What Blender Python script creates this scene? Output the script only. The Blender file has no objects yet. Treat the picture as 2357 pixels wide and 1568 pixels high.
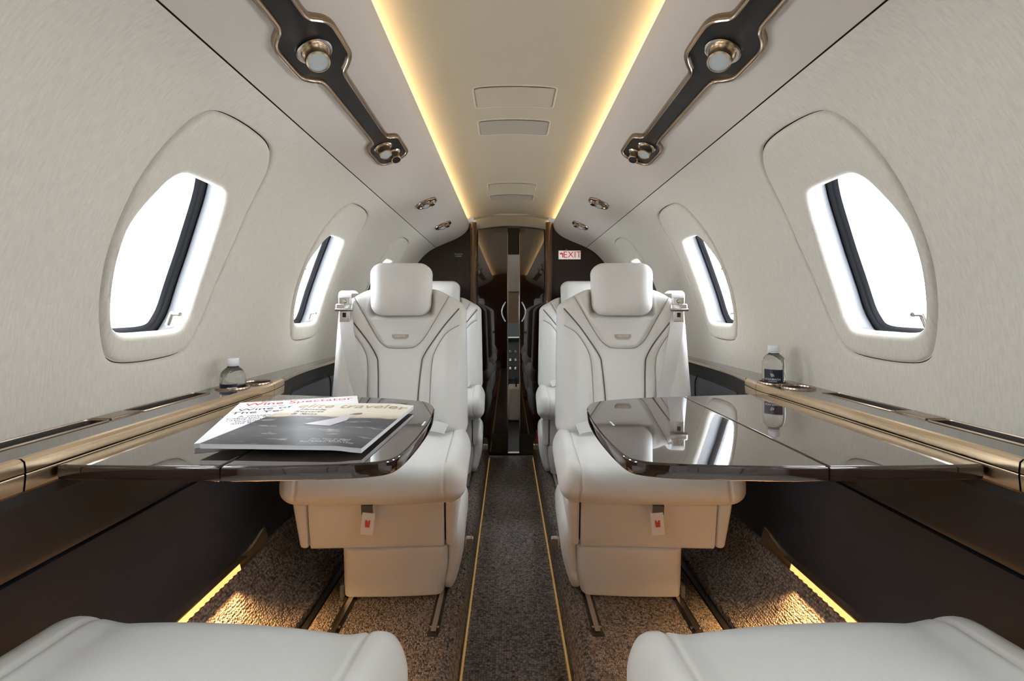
import bpy, bmesh, math, random
from mathutils import Vector, Matrix
from mathutils.geometry import delaunay_2d_cdt
random.seed(7)
scene = bpy.context.scene
COL = scene.collection

# ------------------------------------------------------------------ camera, world, exposure
cam_d = bpy.data.cameras.new('camera'); cam = bpy.data.objects.new('camera', cam_d); COL.objects.link(cam)
cam.location = (-0.018, 0.0, 0.93); cam.rotation_euler = (math.pi/2, 0, 0)
cam_d.sensor_width = 36.0; cam_d.lens = 16.0
cam_d.shift_x = 8.5/2357; cam_d.shift_y = -66/2357
cam_d.clip_start = 0.01
scene.camera = cam
world = bpy.data.worlds.new('world'); scene.world = world; world.use_nodes = True
bg = world.node_tree.nodes['Background']
bg.inputs[0].default_value = (0.91, 0.955, 1.0, 1); bg.inputs[1].default_value = 17.0
vs = scene.view_settings
vs.view_transform = 'Standard'; vs.look = 'None'; vs.gamma = 1; vs.use_curve_mapping = False
vs.exposure = 0.17
COVE_E = 20.0; KICK_E = 1.25; KICK_W = 5.6; AISLE_E = 0.18

# ------------------------------------------------------------------ materials
def newmat(name):
    m = bpy.data.materials.new(name); m.use_nodes = True
    nt = m.node_tree; b = nt.nodes['Principled BSDF']
    return m, nt, b
def plain(name, col, rough=0.5, metal=0.0, spec=0.5, coat=0.0, emit=None, es=0.0, bump=None, trans=0.0, ior=None):
    m, nt, b = newmat(name)
    b.inputs['Base Color'].default_value = (*col, 1); b.inputs['Roughness'].default_value = rough
    b.inputs['Metallic'].default_value = metal; b.inputs['Specular IOR Level'].default_value = spec
    b.inputs['Coat Weight'].default_value = coat; b.inputs['Coat Roughness'].default_value = 0.03
    if emit: b.inputs['Emission Color'].default_value = (*emit, 1); b.inputs['Emission Strength'].default_value = es
    if trans: b.inputs['Transmission Weight'].default_value = trans
    if ior: b.inputs['IOR'].default_value = ior
    if bump:
        sc, st, di = bump
        tc = nt.nodes.new('ShaderNodeTexCoord'); n = nt.nodes.new('ShaderNodeTexNoise'); bp = nt.nodes.new('ShaderNodeBump')
        n.inputs['Scale'].default_value = sc; n.inputs['Detail'].default_value = 4
        bp.inputs['Strength'].default_value = st; bp.inputs['Distance'].default_value = di
        nt.links.new(tc.outputs['Object'], n.inputs['Vector']); nt.links.new(n.outputs['Fac'], bp.inputs['Height'])
        nt.links.new(bp.outputs['Normal'], b.inputs['Normal'])
    return m
def ramp(nt, fac, stops):
    r = nt.nodes.new('ShaderNodeValToRGB'); e = r.color_ramp.elements
    while len(e) < len(stops): e.new(0.5)
    for k, (p, c) in enumerate(stops): e[k].position = p; e[k].color = (*c, 1)
    nt.links.new(fac, r.inputs['Fac']); return r.outputs['Color']
def mapping(nt, src, scale, rot=(0,0,0)):
    mp = nt.nodes.new('ShaderNodeMapping'); mp.inputs['Scale'].default_value = scale; mp.inputs['Rotation'].default_value = rot
    nt.links.new(src, mp.inputs['Vector']); return mp.outputs['Vector']
def noise(nt, vec, scale, detail=4, rough=0.5):
    n = nt.nodes.new('ShaderNodeTexNoise'); n.inputs['Scale'].default_value = scale
    n.inputs['Detail'].default_value = detail; n.inputs['Roughness'].default_value = rough
    nt.links.new(vec, n.inputs['Vector']); return n.outputs['Fac']
def math_n(nt, op, a, b):
    n = nt.nodes.new('ShaderNodeMath'); n.operation = op
    for i, v in enumerate((a, b)):
        if isinstance(v, (int, float)): n.inputs[i].default_value = v
        else: nt.links.new(v, n.inputs[i])
    return n.outputs[0]

def fabric_mat():
    m, nt, b = newmat('linen_wall')
    uv = nt.nodes.new('ShaderNodeUVMap').outputs['UV']
    a = noise(nt, mapping(nt, uv, (330, 40, 1)), 1.0, 3)
    c = noise(nt, mapping(nt, uv, (60, 700, 1)), 1.0, 2)
    d = noise(nt, mapping(nt, uv, (900, 900, 1)), 1.0, 1)
    s = math_n(nt, 'ADD', math_n(nt, 'MULTIPLY', a, 0.55), math_n(nt, 'ADD', math_n(nt, 'MULTIPLY', c, 0.2), math_n(nt, 'MULTIPLY', d, 0.25)))
    col = ramp(nt, s, [(0.3, (0.61, 0.57, 0.505)), (0.7, (0.76, 0.715, 0.635))])
    nt.links.new(col, b.inputs['Base Color'])
    b.inputs['Roughness'].default_value = 0.85; b.inputs['Specular IOR Level'].default_value = 0.2
    b.inputs['Sheen Weight'].default_value = 0.15
    bp = nt.nodes.new('ShaderNodeBump'); bp.inputs['Strength'].default_value = 0.12; bp.inputs['Distance'].default_value = 0.0008
    nt.links.new(s, bp.inputs['Height']); nt.links.new(bp.outputs['Normal'], b.inputs['Normal'])
    return m
def carpet_mat(name, dark, mid, light, sx=1.0):
    m, nt, b = newmat(name)
    tc = nt.nodes.new('ShaderNodeTexCoord').outputs['Object']
    v = nt.nodes.new('ShaderNodeTexVoronoi'); v.inputs['Scale'].default_value = 1.0; v.inputs['Randomness'].default_value = 0.55
    nt.links.new(mapping(nt, tc, (230*sx, 170, 170)), v.inputs['Vector'])
    g = noise(nt, mapping(nt, tc, (150, 110, 110)), 1.0, 2)
    big = noise(nt, mapping(nt, tc, (7, 7, 7)), 1.0, 3)
    sep = nt.nodes.new('ShaderNodeSeparateColor'); nt.links.new(v.outputs['Color'], sep.inputs[0])
    s = math_n(nt, 'ADD', math_n(nt, 'MULTIPLY', sep.outputs[0], 0.55), math_n(nt, 'ADD', math_n(nt, 'MULTIPLY', g, 0.35), math_n(nt, 'MULTIPLY', big, 0.2)))
    c = ramp(nt, s, [(0.2, dark), (0.36, mid), (0.8, light)])
    dk = ramp(nt, v.outputs['Distance'], [(0.35, (1, 1, 1)), (0.85, (0.35, 0.35, 0.35))])
    mx = nt.nodes.new('ShaderNodeMix'); mx.data_type = 'RGBA'; mx.blend_type = 'MULTIPLY'; mx.inputs[0].default_value = 1
    nt.links.new(c, mx.inputs[6]); nt.links.new(dk, mx.inputs[7]); nt.links.new(mx.outputs[2], b.inputs['Base Color'])
    b.inputs['Roughness'].default_value = 0.95; b.inputs['Specular IOR Level'].default_value = 0.1
    bp = nt.nodes.new('ShaderNodeBump'); bp.inputs['Strength'].default_value = 0.9; bp.inputs['Distance'].default_value = 0.004; bp.invert = True
    nt.links.new(v.outputs['Distance'], bp.inputs['Height']); nt.links.new(bp.outputs['Normal'], b.inputs['Normal'])
    return m
def wood_mat(name, c0, c1, scale=(30, 30, 2.2), rough=0.06, coat=1.5):
    m, nt, b = newmat(name)
    tc = nt.nodes.new('ShaderNodeTexCoord').outputs['Object']
    a = noise(nt, mapping(nt, tc, scale), 1.0, 5, 0.6)
    d = noise(nt, mapping(nt, tc, tuple(q*5 for q in scale)), 1.0, 3)
    s = math_n(nt, 'ADD', math_n(nt, 'MULTIPLY', a, 0.7), math_n(nt, 'MULTIPLY', d, 0.3))
    nt.links.new(ramp(nt, s, [(0.35, c0), (0.68, c1)]), b.inputs['Base Color'])
    b.inputs['Roughness'].default_value = rough; b.inputs['Coat Weight'].default_value = 1.0; b.inputs['Coat Roughness'].default_value = 0.015; b.inputs['Coat IOR'].default_value = coat
    return m
def leather_mat(name, col):
    m, nt, b = newmat(name)
    tc = nt.nodes.new('ShaderNodeTexCoord').outputs['Object']
    n1 = noise(nt, tc, 420, 2); n2 = noise(nt, tc, 11, 3)
    c = ramp(nt, n2, [(0.3, tuple(q*0.965 for q in col)), (0.7, col)])
    nt.links.new(c, b.inputs['Base Color']); b.inputs['Roughness'].default_value = 0.47; b.inputs['Specular IOR Level'].default_value = 0.4
    bp = nt.nodes.new('ShaderNodeBump'); bp.inputs['Strength'].default_value = 0.12; bp.inputs['Distance'].default_value = 0.0006
    bp2 = nt.nodes.new('ShaderNodeBump'); bp2.inputs['Strength'].default_value = 0.25; bp2.inputs['Distance'].default_value = 0.006
    nt.links.new(n1, bp.inputs['Height']); nt.links.new(n2, bp2.inputs['Height']); nt.links.new(bp2.outputs['Normal'], bp.inputs['Normal'])
    nt.links.new(bp.outputs['Normal'], b.inputs['Normal'])
    return m
def pane_mat(name):
    m = bpy.data.materials.new(name); m.use_nodes = True; nt = m.node_tree; nt.nodes.clear()
    o = nt.nodes.new('ShaderNodeOutputMaterial'); mix = nt.nodes.new('ShaderNodeMixShader')
    t = nt.nodes.new('ShaderNodeBsdfTransparent'); g = nt.nodes.new('ShaderNodeBsdfGlossy'); g.inputs['Roughness'].default_value = 0.01
    lw = nt.nodes.new('ShaderNodeLayerWeight'); lw.inputs[0].default_value = 0.5
    pw = math_n(nt, 'POWER', lw.outputs['Facing'], 5.0); fs = math_n(nt, 'ADD', math_n(nt, 'MULTIPLY', pw, 0.85), 0.05)
    t.inputs['Color'].default_value = (0.96, 0.98, 1, 1)
    nt.links.new(fs, mix.inputs[0]); nt.links.new(t.outputs[0], mix.inputs[1]); nt.links.new(g.outputs[0], mix.inputs[2])
    nt.links.new(mix.outputs[0], o.inputs[0]); return m
def cover_mat():
    # printed magazine photograph: pale sky, dark hills, mist
    m, nt, b = newmat('cover_print')
    uv = nt.nodes.new('ShaderNodeUVMap').outputs['UV']
    sp = nt.nodes.new('ShaderNodeSeparateXYZ'); nt.links.new(uv, sp.inputs[0])
    n1 = noise(nt, mapping(nt, uv, (2.2, 6.5, 1)), 1.0, 5)
    n2 = noise(nt, mapping(nt, uv, (5, 16, 1)), 1.0, 4)
    h = math_n(nt, 'ADD', sp.outputs[1], math_n(nt, 'MULTIPLY', math_n(nt, 'SUBTRACT', n1, 0.5), 0.30))
    base = ramp(nt, h, [(0.0, (0.035, 0.03, 0.03)), (0.28, (0.10, 0.105, 0.12)), (0.42, (0.045, 0.045, 0.055)), (0.56, (0.07, 0.065, 0.07)), (0.60, (0.55, 0.45, 0.34)), (0.72, (0.72, 0.66, 0.54)), (1.0, (0.74, 0.74, 0.68))])
    mist = ramp(nt, n2, [(0.56, (0, 0, 0)), (0.72, (0.55, 0.53, 0.45))])
    mx = nt.nodes.new('ShaderNodeMix'); mx.data_type = 'RGBA'; mx.blend_type = 'LIGHTEN'; mx.inputs[0].default_value = 0.8
    nt.links.new(base, mx.inputs[6]); nt.links.new(mist, mx.inputs[7]); nt.links.new(mx.outputs[2], b.inputs['Base Color'])
    b.inputs['Roughness'].default_value = 0.38; b.inputs['Specular IOR Level'].default_value = 0.3
    return m

M = {}
M['fabric'] = fabric_mat()
M['headliner'] = plain('headliner', (0.63, 0.57, 0.51), 0.8, spec=0.2, bump=(900, 0.08, 0.0005))
M['centre'] = plain('centre_panel', (0.49, 0.44, 0.345), 0.75, spec=0.2, bump=(900, 0.08, 0.0005))
M['lens_panel'] = plain('grey_lens', (0.42, 0.39, 0.33), 0.4)
M['header'] = plain('header_tan', (0.33, 0.29, 0.22), 0.6)
M['gap'] = plain('dark_gap', (0.02, 0.019, 0.018), 0.9)
M['darkened_plastic'] = plain('darkened_plastic', (0.070, 0.072, 0.077), 0.5)  # white plastic, its colour darkened to offset the strong daylight on the reveals
M['seal'] = plain('window_seal', (0.016, 0.017, 0.02), 0.45)
M['pane'] = pane_mat('window_pane')
M['metal'] = plain('brushed_nickel', (0.62, 0.57, 0.52), 0.22, 1.0)
M['chrome'] = plain('polished_metal', (0.75, 0.74, 0.73), 0.12, 1.0)
M['bronze'] = plain('bronze_satin', (0.74, 0.56, 0.37), 0.26, 1.0)
M['bronze_dark'] = plain('bronze_dark', (0.36, 0.28, 0.21), 0.22, 1.0)
M['ledge_gloss'] = plain('ledge_gloss', (0.045, 0.043, 0.042), 0.08, coat=0.6)
M['ledge'] = plain('ledge_satin', (0.13, 0.12, 0.105), 0.3, 0.4)
M['charcoal'] = plain('charcoal_panel', (0.014, 0.017, 0.024), 0.42, bump=(1400, 0.2, 0.0006))
M['slot'] = plain('tray_dark', (0.035, 0.03, 0.026), 0.5)
M['carpet'] = carpet_mat('platform_carpet', (0.045, 0.039, 0.037), (0.145, 0.125, 0.112), (0.32, 0.27, 0.235))
M['aisle'] = carpet_mat('aisle_carpet', (0.07, 0.064, 0.062), (0.19, 0.17, 0.16), (0.35, 0.31, 0.29), 0.6)
M['wood'] = wood_mat('dark_gloss_veneer', (0.008, 0.0035, 0.002), (0.040, 0.016, 0.008), coat=1.9)
M['wood_panel'] = wood_mat('satin_veneer', (0.008, 0.003, 0.002), (0.030, 0.012, 0.006), rough=0.45, coat=1.22)
M['post'] = wood_mat('gloss_post', (0.07, 0.032, 0.015), (0.16, 0.08, 0.04))
M['table'] = wood_mat('table_veneer', (0.020, 0.012, 0.009), (0.040, 0.022, 0.016), (4, 40, 40), 0.05)
M['leather'] = leather_mat('ivory_leather', (0.74, 0.737, 0.712))
M['leather_dark'] = leather_mat('dark_leather', (0.05, 0.045, 0.045))
M['seam'] = plain('seam_thread', (0.33, 0.31, 0.28), 0.7)
M['piping'] = plain('grey_piping', (0.085, 0.085, 0.09), 0.5)
M['webbing'] = plain('belt_webbing', (0.66, 0.655, 0.64), 0.6, bump=(700, 0.3, 0.001))
M['badge'] = plain('badge_metal', (0.42, 0.36, 0.30), 0.35, 0.8)
M['ink_white'] = plain('white_print', (0.8, 0.8, 0.79), 0.5)
M['ink_red'] = plain('red_print', (0.62, 0.05, 0.03), 0.5)
M['ink_black'] = plain('black_print', (0.03, 0.03, 0.04), 0.5)
M['ink_gold'] = plain('gold_print', (0.46, 0.30, 0.10), 0.4)
M['paper'] = plain('paper', (0.78, 0.78, 0.78), 0.4)
M['paper_edge'] = plain('paper_edges', (0.66, 0.66, 0.67), 0.7)
M['cover'] = cover_mat()
M['navy'] = plain('navy_label', (0.008, 0.012, 0.028), 0.35)
M['cap'] = plain('white_cap', (0.83, 0.85, 0.84), 0.4)
M['bottle'] = plain('water_bottle', (0.97, 0.985, 0.98), 0.0, trans=1.0, ior=1.33)
M['red'] = plain('red_fabric', (0.50, 0.01, 0.012), 0.6)
M['cove'] = plain('cove_led', (1, 1, 1), emit=(1.0, 0.72, 0.36), es=COVE_E)
M['kick'] = plain('kick_lens', (0.9, 0.7, 0.4), emit=(1.0, 0.47, 0.11), es=KICK_E)
M['aisle_led'] = plain('aisle_led', (0.5, 0.35, 0.15), emit=(1.0, 0.56, 0.14), es=AISLE_E)
M['lens'] = plain('lamp_lens', (0.55, 0.58, 0.57), 0.25)
M['sign'] = plain('sign_white', (0.85, 0.82, 0.80), 0.5, emit=(1, 0.93, 0.9), es=0.35)
M['sign_red'] = plain('sign_red', (0.6, 0.01, 0.02), 0.5, emit=(0.8, 0.02, 0.03), es=0.25)
M['inlay'] = plain('black_inlay', (0.018, 0.017, 0.017), 0.38)
M['kickplate'] = plain('kick_plate', (0.06, 0.055, 0.05), 0.5)
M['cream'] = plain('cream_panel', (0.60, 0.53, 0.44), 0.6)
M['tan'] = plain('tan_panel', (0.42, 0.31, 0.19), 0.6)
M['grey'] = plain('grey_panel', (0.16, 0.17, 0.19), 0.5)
M['strap_dark'] = plain('strap_dark', (0.09, 0.09, 0.095), 0.6)

# ------------------------------------------------------------------ object helpers
def mesh_obj(name, verts, faces, mat, parent=None, smooth=True, uv=None, angle=None):
    me = bpy.data.meshes.new(name); me.from_pydata([tuple(v) for v in verts], [], faces)
    if uv is not None:
        l = me.uv_layers.new(name='UVMap')
        for lp in me.loops: l.data[lp.index].uv = uv[lp.vertex_index]
    if mat: me.materials.append(mat)
    me.validate(); me.update()
    if smooth:
        me.polygons.foreach_set('use_smooth', [True]*len(me.polygons))
        if angle: me.set_sharp_from_angle(angle=math.radians(angle))
    o = bpy.data.objects.new(name, me); COL.objects.link(o)
    if parent: o.parent = parent
    return o
def empty(name, loc=(0,0,0), rz=0, parent=None):
    o = bpy.data.objects.new(name, None); COL.objects.link(o); o.location = loc; o.rotation_euler = (0,0,rz)
    o.empty_display_size = 0.05
    if parent: o.parent = parent
    return o
def tag(o, label, cat, group=None):
    o['label'] = label; o['category'] = cat
    if group: o['group'] = group
    return o
def struct(o, label=None, cat=None):
    o['kind'] = 'structure'
    if label: o['label'] = label
    if cat: o['category'] = cat
    return o
def copy_tree(o, parent=None):
    c = o.copy(); COL.objects.link(c); c.parent = parent
    for ch in list(o.children): copy_tree(ch, c)
    return c
def sstep(a, b, x):
    t = min(1, max(0, (x-a)/(b-a))); return t*t*(3-2*t)
def lerp(a, b, t): return a+(b-a)*t
def interp(x, pts):
    if x <= pts[0][0]: return pts[0][1]
    for (a, b), (c, d) in zip(pts, pts[1:]):
        if x <= c: return b+(d-b)*(x-a)/(c-a)
    return pts[-1][1]
def axis_samples(h, r, n, k):
    a = [h-r + r*math.tan(math.pi/4*i/k) for i in range(k+1)]
    mid = [-(h-r)+2*(h-r)*i/n for i in range(n+1)]
    return [-v for v in reversed(a[1:])] + mid + a[1:]
def rbox_data(h, r, n=(4,4,4), k=4, deform=None):
    """rounded box: verts, faces; h half sizes, r corner radii per axis"""
    if isinstance(r, (int, float)): r = (r, r, r)
    ax = [axis_samples(h[i], min(r[i], h[i]*0.999), n[i], k) for i in range(3)]
    N = [len(a)-1 for a in ax]; idx = {}; V = []; F = []
    def vid(t):
        if t not in idx:
            p = [ax[i][t[i]] for i in range(3)]
            c = [max(-(h[i]-r[i]), min(h[i]-r[i], p[i])) for i in range(3)]
            w = [(p[i]-c[i])/r[i] for i in range(3)]; L = math.sqrt(sum(q*q for q in w))
            if L > 1e-9: p = [c[i]+r[i]*w[i]/L for i in range(3)]
            idx[t] = len(V); V.append(deform(*p) if deform else tuple(p))
        return idx[t]
    for d in range(3):
        a, b = (d+1) % 3, (d+2) % 3
        for side in (0, N[d]):
            for i in range(N[a]):
                for j in range(N[b]):
                    q = []
                    for (di, dj) in ((0,0),(1,0),(1,1),(0,1)):
                        t = [0,0,0]; t[d] = side; t[a] = i+di; t[b] = j+dj; q.append(vid(tuple(t)))
                    F.append(q if side else q[::-1])
    return V, F
def rbox(name, c, h, r, mat, parent=None, n=(2,2,2), k=4, deform=None, smooth=True):
    V, F = rbox_data(h, r, n, k, deform)
    V = [(v[0]+c[0], v[1]+c[1], v[2]+c[2]) for v in V]
    return mesh_obj(name, V, F, mat, parent, smooth)
def box_data(c, h):
    V = [(c[0]+sx*h[0], c[1]+sy*h[1], c[2]+sz*h[2]) for sx in (-1,1) for sy in (-1,1) for sz in (-1,1)]
    return V, [(0,1,3,2),(4,6,7,5),(0,4,5,1),(2,3,7,6),(0,2,6,4),(1,5,7,3)]
def box(name, c, h, mat, parent=None):
    V, F = box_data(c, h); return mesh_obj(name, V, F, mat, parent, False)
def tube_data(pts, r, n=8, caps=True):
    P = [Vector(p) for p in pts]; V = []; F = []; up = None
    for i, p in enumerate(P):
        t = (P[min(i+1, len(P)-1)]-P[max(i-1, 0)]).normalized()
        if up is None:
            up = Vector((0,0,1)) if abs(t.z) < 0.9 else Vector((1,0,0))
        a = t.cross(up).normalized(); b = a.cross(t).normalized(); up = b
        rr = r[i] if isinstance(r, (list, tuple)) else r
        for k in range(n):
            q = 2*math.pi*k/n; V.append(p+a*(rr*math.cos(q))+b*(rr*math.sin(q)))
    for i in range(len(P)-1):
        for k in range(n):
            F.append((i*n+k, i*n+(k+1) % n, (i+1)*n+(k+1) % n, (i+1)*n+k))
    if caps: F.append(list(range(n))[::-1]); F.append([(len(P)-1)*n+k for k in range(n)])
    return V, F
def tube(name, pts, r, mat, parent=None, n=8):
    V, F = tube_data(pts, r, n); return mesh_obj(name, V, F, mat, parent, True, angle=50)
def catmull(pts, per=8, closed=False):
    n = len(pts); out = []; R = range(n if closed else n-1)
    P = [Vector(p) for p in pts]
    for i in R:
        if closed: a, b, c, d = P[(i-1) % n], P[i], P[(i+1) % n], P[(i+2) % n]
        else: a, b, c, d = P[max(i-1, 0)], P[i], P[i+1], P[min(i+2, n-1)]
        for k in range(per):
            t = k/per
            out.append(0.5*((2*b)+(c-a)*t+(2*a-5*b+4*c-d)*t*t+(3*b-a-3*c+d)*t**3))
    if not closed: out.append(P[-1])
    return out
def lathe_data(prof, n=32, c=(0,0,0)):
    V = []; F = []
    for (r, z) in prof:
        for k in range(n):
            a = 2*math.pi*k/n; V.append((c[0]+r*math.cos(a), c[1]+r*math.sin(a), c[2]+z))
    for i in range(len(prof)-1):
        for k in range(n): F.append((i*n+k, i*n+(k+1) % n, (i+1)*n+(k+1) % n, (i+1)*n+k))
    return V, F
def lathe(name, prof, mat, parent=None, n=32, c=(0,0,0), angle=45, axis=None):
    V, F = lathe_data(prof, n)
    if axis is not None:
        Rm = Vector((0,0,1)).rotation_difference(Vector(axis)).to_matrix(); V = [Rm @ Vector(v) for v in V]
    V = [(v[0]+c[0], v[1]+c[1], v[2]+c[2]) for v in V]
    return mesh_obj(name, V, F, mat, parent, True, angle=angle)
def sweep(name, secs, mat, parent=None, smooth=True, closed=False, uv=None, angle=40, caps=False):
    """secs: list of equal-length point lists"""
    n = len(secs[0]); V = [p for s in secs for p in s]; F = []
    m = n if closed else n-1
    for i in range(len(secs)-1):
        for k in range(m): F.append((i*n+k, i*n+(k+1) % n, (i+1)*n+(k+1) % n, (i+1)*n+k))
    if caps: F.append(list(range(n))[::-1]); F.append([(len(secs)-1)*n+k for k in range(n)])
    return mesh_obj(name, V, F, mat, parent, smooth, uv, angle)
def area2(l): return sum(a[0]*b[1]-b[0]*a[1] for a, b in zip(l, l[1:]+l[:1]))/2
def offset_loop(l, d):
    """closed 2D loop offset outward by d"""
    s = 1 if area2(l) > 0 else -1; n = len(l); out = []
    for i in range(n):
        a, b, c = Vector(l[i-1]), Vector(l[i]), Vector(l[(i+1) % n])
        t1 = (b-a).normalized(); t2 = (c-b).normalized()
        n1 = Vector((t1.y, -t1.x)); n2 = Vector((t2.y, -t2.x)); m = (n1+n2)
        m = m.normalized() if m.length > 1e-6 else n1
        k = 1/max(0.5, m.dot(n1)); out.append(tuple(b+m*(d*s*k)))
    return out
def inside(p, l):
    c = False; j = len(l)-1
    for i in range(len(l)):
        if (l[i][1] > p[1]) != (l[j][1] > p[1]) and p[0] < (l[j][0]-l[i][0])*(p[1]-l[i][1])/(l[j][1]-l[i][1])+l[i][0]: c = not c
        j = i
    return c
def cdt_surface(outer, holes, pts, extra=()):
    """triangulate outer minus holes with interior points; returns 2D verts, tris"""
    V = []; E = []
    for l in [outer]+list(holes)+list(extra):
        b = len(V); V += [Vector(p) for p in l]; E += [(b+i, b+(i+1) % len(l)) for i in range(len(l))]
    V += [Vector(p) for p in pts if inside(p, outer) and not any(inside(p, h) for h in holes)]
    r = delaunay_2d_cdt(V, E, [], 0, 1e-6); vo, fo = r[0], r[2]; F = []
    for f in fo:
        c = sum((vo[i] for i in f), Vector((0, 0)))/len(f)
        if inside(c, outer) and not any(inside(c, h) for h in holes): F.append(list(f))
    used = sorted({i for f in F for i in f}); mp = {u: k for k, u in enumerate(used)}
    return [tuple(vo[i]) for i in used], [[mp[i] for i in f] for f in F]
def text_data(body, size, align='CENTER', extrude=0.0):
    cu = bpy.data.curves.new('t', 'FONT'); cu.body = body; cu.size = size; cu.align_x = align; cu.align_y = 'CENTER'; cu.extrude = extrude
    cu.resolution_u = 3
    ob = bpy.data.objects.new('t', cu); COL.objects.link(ob)
    bpy.context.view_layer.update()
    me = bpy.data.meshes.new_from_object(ob.evaluated_get(bpy.context.evaluated_depsgraph_get()))
    V = [tuple(v.co) for v in me.vertices]; F = [list(p.vertices) for p in me.polygons]
    bpy.data.objects.remove(ob); bpy.data.curves.remove(cu); bpy.data.meshes.remove(me)
    return V, F
def text(name, body, size, mat, parent, fn, align='CENTER'):
    V, F = text_data(body, size, align)
    return mesh_obj(name, [fn(x, y) for x, y, z in V], F, mat, parent, False)
def prism_loops(loop, zs):
    """loop 2D, zs = list of (inset, z): stacked loops with caps"""
    L = [[(p[0], p[1], z) for p in offset_loop(loop, -d)] for d, z in zs]; n = len(loop)
    V = [p for l in L for p in l]; F = []
    ccw = area2(loop) > 0
    for i in range(len(L)-1):
        for k in range(n):
            q = (i*n+k, i*n+(k+1) % n, (i+1)*n+(k+1) % n, (i+1)*n+k); F.append(q if ccw else q[::-1])
    a = list(range(n)); b = [(len(L)-1)*n+k for k in range(n)]
    F.append(a[::-1] if ccw else a); F.append(b if ccw else b[::-1])
    return V, F

# ------------------------------------------------------------------ cabin shell
YA, YB = -1.5, 2.9                     # aft and forward bulkhead
PROF = [(.265,1.492),(.272,1.462),(.296,1.431),(.352,1.395),(.48,1.34),(.544,1.298),(.598,1.237),(.65,1.155),(.695,1.06),(.73,.96),(.75,.86),(.758,.78),(.76,.74),(.758,.68)]
_d = catmull([(p[0], p[1], 0) for p in PROF], 12)
_s = [0.0]
for a, b in zip(_d, _d[1:]): _s.append(_s[-1]+(b-a).length)
def prof(s):
    lo, hi = 0, len(_s)-1
    s = max(_s[0], min(_s[-1], s))
    while hi-lo > 1:
        m = (lo+hi)//2
        if _s[m] <= s: lo = m
        else: hi = m
    t = (s-_s[lo])/(_s[hi]-_s[lo]); p = _d[lo].lerp(_d[hi], t); return p.x, p.y
def s_of(x, zz):
    return min(range(len(_s)), key=lambda i: (_d[i].x-x)**2+(_d[i].y-zz)**2)
def pnorm(s):
    a = prof(s-0.006); b = prof(s+0.006); dx, dz = b[0]-a[0], b[1]-a[1]; L = math.hypot(dx, dz)
    return -dz/L, dx/L            # outward (towards larger x / up)
S_SEAM = _s[s_of(.48, 1.34)]; S_LEDGE = _s[s_of(.76, .74)]
DS = S_SEAM-0.2743                      # solver arc lengths used polyline metric
def W(sd, y, s, d=0.0):
    x, z = prof(s); nx, nz = pnorm(s)
    return (sd*(x+nx*d), y, z+nz*d)

# window outlines in (Y, s) on the wall
PAN = [(.826,.360),(.870,.350),(.935,.347),(.997,.352),(1.034,.369),(1.068,.411),(1.087,.494),(1.098,.606),(1.086,.743),(1.063,.817),(1.041,.852),(1.008,.868),(.937,.874),(.874,.872),(.842,.862),(.826,.841),(.806,.777),(.790,.697),(.784,.638),(.782,.562),(.786,.484),(.798,.410),(.809,.379)]
OPN = [(.860,.493),(.890,.490),(.944,.490),(.975,.493),(.993,.506),(1.014,.560),(1.030,.657),(1.029,.757),(1.017,.797),(.997,.812),(.926,.815),(.868,.815),(.846,.807),(.834,.791),(.822,.753),(.809,.695),(.806,.647),(.811,.597),(.826,.550),(.841,.512)]
PAN = [(y, s+DS) for y, s in PAN]; OPN = [(y, s+DS) for y, s in OPN]
PANL = [(p.x, p.y) for p in catmull([(a, b, 0) for a, b in PAN], 4, True)]
OPNL = [(p.x, p.y) for p in catmull([(a, b, 0) for a, b in OPN], 4, True)]
PITCH = 0.705
WIN_K = [-2, -1, 0, 1, 2]
def shifted(l, dy): return [(a+dy, b) for a, b in l]

ceiling = struct(empty('ceiling'))
wall = {-1: struct(empty('wall_left')), 1: struct(empty('wall_right'))}
def grid_pts(y0, y1, s0, s1, dy, ds):
    return [(y0+(y1-y0)*i/max(1, round((y1-y0)/dy)), s0+(s1-s0)*j/max(1, round((s1-s0)/ds)))
            for i in range(1, max(2, round((y1-y0)/dy))) for j in range(1, max(2, round((s1-s0)/ds)))]
def rect_loop(y0, y1, s0, s1, dy, ds):
    ny = max(1, round((y1-y0)/dy)); ns = max(1, round((s1-s0)/ds))
    return ([(y0+(y1-y0)*i/ny, s0) for i in range(ny)]+[(y1, s0+(s1-s0)*j/ns) for j in range(ns)]
            + [(y1-(y1-y0)*i/ny, s1) for i in range(ny)]+[(y0, s1-(s1-s0)*j/ns) for j in range(ns)])
def depth_map(tables, dflt):
    def f(p):
        return tables.get((round(p[0], 5), round(p[1], 5)), dflt)
    return f
def surf(name, sd, loops_outer, holes, depths, pts, mat, parent, dflt=0.0):
    """loops with given depth; depths: list of (loop, d)"""
    tab = {}
    ex = []
    for l, d in depths:
        for p in l: tab[(round(p[0], 5), round(p[1], 5))] = d
        ex.append(l)
    V2, F = cdt_surface(loops_outer, holes, pts, [l for l in ex if l is not loops_outer and not any(l is h for h in holes)])
    dm = depth_map(tab, dflt)
    V = [W(sd, p[0], p[1], dm(p)) for p in V2]
    # orientation: facing the cabin
    c = Vector(V[F[0][1]])-Vector(V[F[0][0]]); e = Vector(V[F[0][2]])-Vector(V[F[0][0]])
    if c.cross(e).x*sd > 0: F = [f[::-1] for f in F]
    return mesh_obj(name, V, F, mat, parent, True, uv=[(p[0], p[1]) for p in V2])

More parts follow.
